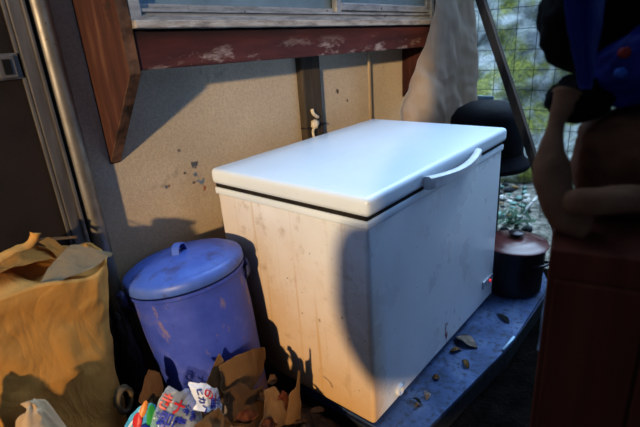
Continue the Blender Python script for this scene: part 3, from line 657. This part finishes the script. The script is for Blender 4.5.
# leaning plank
a = Vector((1.5, -.285, GZ)); dirp = Vector((0, .455, 1)).normalized(); dirp = (at(481, 0, 'x', 1.5)-at(540, 178, 'x', 1.5)).normalized()
base = at(540, 178, 'x', 1.5); base = base - dirp*((base.z-GZ)/dirp.z); L_ = (.835-base.y)/dirp.y
side = Vector((1, 0, 0)); nrm = side.cross(dirp)
bm = B(); cs = []
for s0 in [i/24 for i in range(25)]:
    wv = .019 + .0012*math.sin(s0*40); cs.append([bm.verts.new(base+dirp*(s0*L_)+side*(sx*.022)+nrm*(sy*wv)) for sx, sy in ((-1, -1), (1, -1), (1, 1), (-1, 1))])
for p_, q_ in zip(cs, cs[1:]):
    for j in range(4): bm.faces.new((p_[j], p_[(j+1) % 4], q_[(j+1) % 4], q_[j]))
bm.faces.new(cs[0][::-1]); bm.faces.new(cs[-1]); bmesh.ops.bevel(bm, geom=[e for e in bm.edges if e.calc_length() > .05 and len(e.link_faces) == 2 and e.calc_face_angle(0) > 1], offset=.004, segments=1, affect='EDGES')
solo('leaning_plank', bm, 'plank', 'weathered square timber leaning diagonally against the shed at the far right of the freezer', 'plank', smooth=False)

# ------------------------------------------------------------------ outdoors
bm = B(); bmesh.ops.create_grid(bm, x_segments=90, y_segments=90, size=1)
for v in bm.verts:
    u, w_ = v.co.x, v.co.y; y = .4+u*2.6; h = (w_+1)/2*3.6
    x = 2.8 + .85*h + .25*nz((0, y, h), 1.1, 2) + .10*ridge((0, y, h), 2.6, 3); v.co = Vector((x, y, GZ-.15+h))
hb = struct('hillside', bm, 'hill', smooth=True)
bm = B(); bmesh.ops.create_grid(bm, x_segments=50, y_segments=50, size=1)
for v in bm.verts:
    v.co = Vector((2.68+v.co.x*.95, .4+v.co.y*2.5, 0)); v.co.z = GZ + .05*max(0, v.co.x-1.8) + .02*nz(v.co, 5)*min(1, max(0, (v.co.x-1.73)*5)) + .004
struct('yard_ground', bm, 'yard', smooth=True)
t = thing('wire_fence', 'rusty square wire mesh fence in front of the mossy rock face', 'fence', (2.45, .4, GZ))
bm = B()
for i in range(20): tube(bm, [(2.45, -.9+i*.135, GZ+.03), (2.45, -.9+i*.135, 2.2)], .0019, 5)
for j in range(17): tube(bm, [(2.454, -.95, .02+j*.135), (2.454, 1.75, .02+j*.135)], .0019, 5)
link('wire_mesh', bm, 'mesh', t)
for y in (-.95, 1.75):
    bm = B(); tube(bm, [(2.452, y, GZ-.02), (2.452, y, 2.25)], .02, 10); link('fence_post', bm, 'mesh', t)
random.seed(11); placed = []
for k_ in range(330):
    x = random.uniform(1.86, 3.0); y = random.uniform(.06, .36)+(x-1.85)*.3
    if abs(x-2.45) < .05 or math.hypot(x-2.1, y-.24) < .06: continue
    z = GZ + .05*(x-1.8); r = random.uniform(.015, .05)
    if any(math.hypot(x-a_, y-b_) < 1.25*(r+c_) for a_, b_, c_ in placed) or abs(x-2.45) < 1.5*r+.01: continue
    placed.append((x, y, r))
    kind = random.choice(['rubble_a', 'rubble_a', 'rubble_b', 'rubble_c', 'bluestone'])
    bm = B(); blob(bm, (x, y, z+r*.35), (r*random.uniform(.8, 1.6), r*random.uniform(.7, 1.3), r*.55), .35, 5, k_, 2, None, .12)
    side_ = 'nearer the slab' if x < 2.4 else 'beyond the wire fence'
    nm, ds = {'rubble_a': ('stone', 'pale stone'), 'rubble_b': ('leaf_clump', 'brown leaf clump'), 'rubble_c': ('leaf_clump', 'dark leaf clump'), 'bluestone': ('stone', 'blue-green stone')}[kind]
    solo(nm, bm, kind, 'small %s scattered on the outdoor ground %s' % (ds, side_), nm.replace('_', ' '), group='%ss on the ground outside, %s' % (ds, side_))
for (p_, q_, lab) in [((522, 214), (547, 188), 'thin pale stick lying slanted on the rubble'), ((541, 212), (538, 203), 'short pale stick beside the slanted stick')]:
    A_ = at(p_[0], p_[1], 'z', -.05); B_ = at(q_[0], q_[1], 'z', .02); bm = B(); tube(bm, [A_, (A_+B_)/2+Vector((0, 0, .01)), B_], .011, 7); solo('stick', bm, 'rubble_a', lab, 'stick')
q = at(528, 178, 'z', .0); bm = B()
random.seed(3)
for i in range(70):
    c_ = Vector((2.1, .24, GZ+.09)) + Vector((random.gauss(0, .05), random.gauss(0, .05), abs(random.gauss(0, .07)))); a_ = random.uniform(0, 6.3); l_ = random.uniform(.02, .045)
    dx = Vector((math.cos(a_), math.sin(a_), random.uniform(-.3, .8)))*l_; sd = dx.cross(Vector((0, 0, 1))).normalized()*l_*.35
    vs = [bm.verts.new(c_-dx), bm.verts.new(c_+sd), bm.verts.new(c_+dx), bm.verts.new(c_-sd)]; bm.faces.new(vs)
tube(bm, [(2.1, .24, GZ), (2.1, .24, GZ+.16)], .004, 5)
solo('weed', bm, 'plants', 'small dark green weed growing in the rubble', 'plant', smooth=False)

# ------------------------------------------------------------------ brown pot on the slab
pc = (1.247, -.035, SZ+.001)
t = thing('cooking_pot', 'round dark pot with a shiny red-brown lid on the slab past the freezer', 'pot', pc)
bm = B(); lathe(bm, [(0, 0), (.115, 0), (.132, .012), (.142, .12), (.144, .245), (.149, .25), (.149, .256), (.138, .256), (.14, .02), (0, .02)], pc, 56); link('pot_body', bm, 'potbody', t, auto=45)
bm = B(); lathe(bm, [(0, .292), (.05, .290), (.09, .284), (.12, .275), (.138, .264), (.153, .262), (.157, .257), (.153, .252), (.14, .254), (0, .262)], pc, 64); pl = link('pot_lid', bm, 'pot', t, auto=45, label='glossy red-brown lid')
bm = B(); lathe(bm, [(0, .322), (.03, .320), (.038, .314), (.034, .304), (.016, .298), (.016, .288), (0, .288)], pc, 28); link('knob', bm, 'potbody', pl, auto=50)
for an in (-1.9, 1.24):
    ca, sa = math.cos(an), math.sin(an); bm = B()
    tube(bm, smoothpath([(pc[0]+r*ca-q_*sa, pc[1]+r*sa+q_*ca, pc[2]+z) for r, q_, z in ((.145, -.04, .19), (.175, -.035, .2), (.182, 0, .202), (.175, .035, .2), (.145, .04, .19))], 5), .007, 8); link('pot_handle', bm, 'potbody', t)

# ------------------------------------------------------------------ bits on the slab
def leafbit(px, py, w_, h_, m, lab, sd, lift=.012, nm='dry_leaf', cat='leaf'):
    c_ = at(px, py, 'z', SZ+.004); a = Vector((w_, 0, 0)); b = Vector((0, h_, 0)); an = sd*1.3
    R = Matrix.Rotation(an, 3, 'Z'); a, b = R @ a, R @ b; up = Vector((0, 0, lift))
    bb = B(); sheet(bb, [c_-a-b, c_+a-b+up*.3, c_+a+b+up, c_-a+b+up*.2], [(.0, .4), (.3, .05), (.8, .0), (1, .5), (.75, 1), (.3, .9)], 14, .004, 40, sd, lift, .0015)
    zmin = min(v.co.z for v in bb.verts)
    for v in bb.verts: v.co.z += SZ+.001-zmin
    solo(nm, bb, m, lab, cat)
leafbit(466, 343, .058, .034, 'leaf', 'pale curled dry leaf on the slab, under the rust streaks', 1, .022)
leafbit(456, 351, .03, .014, 'rubble_b', 'dark brown leaf tucked against the freezer bottom by the pale curled leaf', 2)
leafbit(466, 364, .035, .010, 'rubble_b', 'twig-like brown leaf in the middle of the slab', 3, .014)
leafbit(436, 378, .016, .012, 'card', 'small tan leaf on the blue-stained slab', 4)
leafbit(427, 396, .018, .013, 'leaf', 'small pale husk on the near end of the slab', 5, .016)
leafbit(416, 402, .028, .010, 'rubble_c', 'dark leaf scrap beside the pale husk on the slab', 6)
leafbit(418, 407, .014, .008, 'rubble_b', 'tiny brown leaf just below the dark leaf scrap on the slab', 7)
leafbit(503, 318, .05, .012, 'rubble_c', 'dark twiggy scrap on the far part of the slab', 8)
bm = B(); A_ = at(503, 350, 'z', SZ+.006); B_ = at(514, 337, 'z', SZ+.006); tube(bm, [A_, B_], .006, 7); solo('stick', bm, 'palepanel', 'short pale stick lying along the slab edge', 'stick')

# ------------------------------------------------------------------ dark things at the right foreground
D = .82
def Q(x, y, d_=D): return atd(x, y, d_)
lp = Q(541, 330, .80); 
e2 = Vector((lp.x-CAM.x, lp.y-CAM.y, 0)).normalized(); e1 = Vector((e2.y, -e2.x, 0))
o0 = Vector((lp.x, lp.y, 0))
ctop = Q(556, 236, .80).z
def cabbox(b, a0, a1, d0, d1, z0, z1, bev=.004):
    b2 = B(); box(b2, a0, a1, d0, d1, z0, z1, bev)
    for v in b2.verts: q_ = o0 + e1*v.co.x + e2*v.co.y; v.co = Vector((q_.x, q_.y, v.co.z))
    me = bpy.data.meshes.new('tmp'); b2.to_mesh(me); b2.free(); b.from_mesh(me); bpy.data.meshes.remove(me); return b
t = thing('wooden_cupboard', 'dark red-brown wooden cupboard at the right edge, in deep shade', 'cupboard', (o0.x+e1.x*.2, o0.y+e1.y*.2, GZ))
link('carcass', cabbox(B(), 0, .42, .012, .34, GZ, ctop), 'board', t, False)
dr = link('door_leaf', cabbox(B(), .01, .142, 0, .012, GZ+.05, ctop-.05), 'board', t, False)
dr = link('door_leaf', cabbox(B(), .146, .41, 0, .012, GZ+.05, ctop-.05), 'board', t, False)
def onb(a_, d_, z): q_ = o0 + e1*a_ + e2*d_; return Vector((q_.x, q_.y, z))
# brown canvas sack lying on the cupboard
c_ = Q(650, 172, .86); zlo = ctop+.001; zhi = Q(620, 116, .80).z
bm = B(); res = bmesh.ops.create_icosphere(bm, subdivisions=5, radius=1)
for v in res['verts']:
    d_ = v.co.copy(); d_ = Vector([math.copysign(abs(x)**.6, x) for x in d_]); k_ = 1+.06*nz(d_, 1.8, 5)+.03*ridge(d_, 3, 3)
    q_ = c_ + (e1*(d_.x*.125)+e2*(d_.y*.11))*k_; v.co = Vector((q_.x, q_.y, (zlo+zhi)/2 + max(d_.z*(zhi-zlo)/2*k_, -(zhi-zlo)/2)))
cs_ = solo('canvas_sack', bm, 'canvas', 'brown canvas sack lying on the dark cupboard', 'sack')
M['strap'] = mottled('tan_strap', (.13, .062, .032), (.20, .105, .058), 12, .9, bump=.3, spec=.1)
bm = B(); tube(bm, smoothpath([Q(570, 205, .80), Q(580, 203, .755), Q(600, 202, .735), Q(640, 200, .73), Q(690, 198, .76)], 6), .022, 12)
for v in bm.verts: v.co += Vector((0, 0, .004*ridge(v.co, 20, 1)))
link('rolled_strap', bm, 'strap', cs_, label='rolled tan strap along the front of the sack')
# black coat bundled on the sack, one sleeve hanging at the left
bm = B()
for (x, y, d_, rx, ry, rz, sd_) in ((602, 18, .87, .110, .10, .098, 1), (578, 98, .84, .052, .07, .042, 2), (645, 82, .86, .07, .07, .040, 3)):
    c_ = Q(x, y, d_); res = bmesh.ops.create_icosphere(bm, subdivisions=4, radius=1)
    for v in res['verts']:
        u_ = v.co.copy(); k_ = 1+.13*nz(u_, 1.6, sd_)+.05*ridge(u_, 2.6, 3); v.co = c_ + (e1*(u_.x*rx)+e2*(u_.y*ry)+Vector((0, 0, u_.z*rz)))*k_
ct = solo('black_coat', bm, 'coat', 'bundled black coat piled on the brown canvas sack', 'coat')
bm = B(); pth = smoothpath([Q(570, 96, .80), Q(560, 120, .80), Q(553, 148, .80), Q(552, 176, .80), Q(558, 200, .80), Q(568, 218, .80), Q(590, 228, .79)], 5)
tube(bm, pth, [.026-.012*math.sin(min(1, i_/12)*math.pi)+.004*(i_ > 12) for i_ in range(len(pth))], 14)
for v in bm.verts: v.co += .005*Vector((ridge(v.co, 14, 2), ridge(v.co, 14, 3), ridge(v.co, 14, 4)))
link('sleeve', bm, 'strap', ct, label='brown sleeve hanging at the left')
# blue jacket and blue bag on top
bm = B(); sheet(bm, [Q(572, 92, .745), Q(592, 94, .74), Q(612, -60, .745), Q(556, -60, .745)], [(.15, .0), (.7, .0), (1, .4), (1, 1), (0, 1), (.0, .4)], 26, .006, 10, 5, .02, .004)
bj = solo('blue_jacket', bm, 'bluecloth', 'dark blue rain jacket draped over the black coat', 'jacket')
bm = B(); c_ = Q(646, 66, .78); res = bmesh.ops.create_icosphere(bm, subdivisions=5, radius=1)
for v in res['verts']:
    d_ = v.co.copy(); k_ = 1+.15*nz(d_, 1.6, 19)+.05*ridge(d_, 2.6, 13); v.co = c_ + e1*(d_.x*.085*k_) + e2*(d_.y*.05*k_) + Vector((0, 0, d_.z*.062*k_ + d_.x*.02))
bb_ = solo('blue_bag', bm, 'bluecloth', 'blue vinyl bag with a red spot and a light blue spot at the right edge', 'bag')
for (x, y, r_, m, lb) in ((625, 53, .009, 'redpatch', 'red spot'), (621, 73, .009, 'bluepatch', 'light blue spot')):
    bm = B(); 
    for dd_ in [.70+.002*i_ for i_ in range(60)]:
        q_ = Q(x, y, dd_); l_ = q_-c_; 
        if (l_.dot(e1)/.085)**2+(l_.dot(e2)/.05)**2+((l_.z-l_.dot(e1)/.085*.02)/.062)**2 < 1.0: break
    blob(bm, q_, (r_*1.2, r_*1.2, r_), .15, 5, 1, 3); link('printed_spot', bm, m, bb_, label=lb)
bm = B(); sheet(bm, [Q(537, 350, .86), Q(541, 350, .86), Q(551, 286, .86), Q(545, 284, .86)], None, 12, .003, 20, 5, .004, .002)
for v in bm.verts:
    if v.co.z < ctop-.42: pass
solo('plastic_strip', bm, 'palepanel', 'thin pale blue plastic strip hanging beside the dark cupboard', 'strip')

# ------------------------------------------------------------------ unseen wall, cut-out and roof added to block sun and sky light
SUN = Vector((1.8, 1., -.43)).normalized()
HD = Vector((SUN.x, SUN.y, 0)).normalized(); HP = Vector((HD.y, -HD.x, 0)); VP = HP.cross(SUN)
if VP.z < 0: VP = -VP
def SP(a, b, s=-2.0):     # point whose sun-plane coordinates are (a,b), standing at distance s along the sun's path
    ce = math.hypot(SUN.x, SUN.y); se = -SUN.z
    return HP*a + HD*s + Vector((0, 0, (b - s*se)/ce))
SB = -1.95
bm = B(); prism(bm, [SP(a, b, SB) for a, b in [(.36, -2), (4.2, -2), (4.2, 4.4), (.36, 4.4)]][::1], -HD*.05)
for v in bm.verts:
    if v.co.z < GZ: v.co.z = GZ-.02
struct('wall_sun_block', bm, 'shed')  # unseen wall, added and sized to keep the sun off the right side
out = [(-.06, .745), (-.09, .715), (-.115, .65), (-.122, .56), (-.128, .46), (-.118, .38), (-.095, .30), (-.055, .235), (-.01, .18), (.04, .125), (.10, .065), (.18, .02), (.24, -.06), (.37, -.1), (.37, 2.2), (.22, 2.2), (.20, 1.12), (.14, 1.02), (.08, .955), (.03, .90), (.012, .86), (.02, .80), (.01, .755)]
bm = B(); prism(bm, [SP(a, b, SB) + HD*.03 for a, b in out], -HD*.03)
solo('shadow_cutout', bm, 'coat', 'unseen dark cut-out added behind the viewer to cast a person-like shadow on the freezer', 'coat', smooth=False)  # outline shaped to throw the viewer's shadow on the freezer end

bm = B(); box(bm, -2.6, 1.25, -1.25, -.12, 2.25, 2.31); struct('ceiling_sky_block', bm, 'shed')  # unseen roof added to cut sky light on the freezer front
# ------------------------------------------------------------------ light
sd = bpy.data.lights.new('sun', 'SUN'); so = bpy.data.objects.new('sun', sd); C.objects.link(so)
so.rotation_euler = SUN.to_track_quat('-Z', 'Y').to_euler(); sd.energy = 3.25; sd.angle = math.radians(2.0); sd.color = (1, .74, .43)
wd = bpy.data.worlds.new('world'); S.world = wd; wd.use_nodes = True; T = wd.node_tree; nd = T.nodes; bgn = nd['Background']
tc = nd.new('ShaderNodeTexCoord'); vm = nd.new('ShaderNodeVectorMath'); vm.operation = 'DOT_PRODUCT'; T.links.new(tc.outputs['Generated'], vm.inputs[0])
vm.inputs[1].default_value = Vector((.55, .12, .83)).normalized()
rp = nd.new('ShaderNodeValToRGB'); T.links.new(vm.outputs['Value'], rp.inputs[0]); e = rp.color_ramp.elements
e[0].position = 0.; e[0].color = (.20, .32, .56, 1); e[1].position = 1.; e[1].color = (5.2, 7.2, 9.6, 1)
for p_, c_ in ((.35, (.125, .25, .52, 1)), (.65, (.26, .48, 1.0, 1)), (.85, (1.45, 2.2, 3.3, 1))): x_ = e.new(p_); x_.color = c_
T.links.new(rp.outputs[0], bgn.inputs[0]); bgn.inputs[1].default_value = 1.
S.view_settings.view_transform = 'Standard'; S.view_settings.look = 'Medium High Contrast'; S.view_settings.exposure = 0.; S.view_settings.gamma = 1.
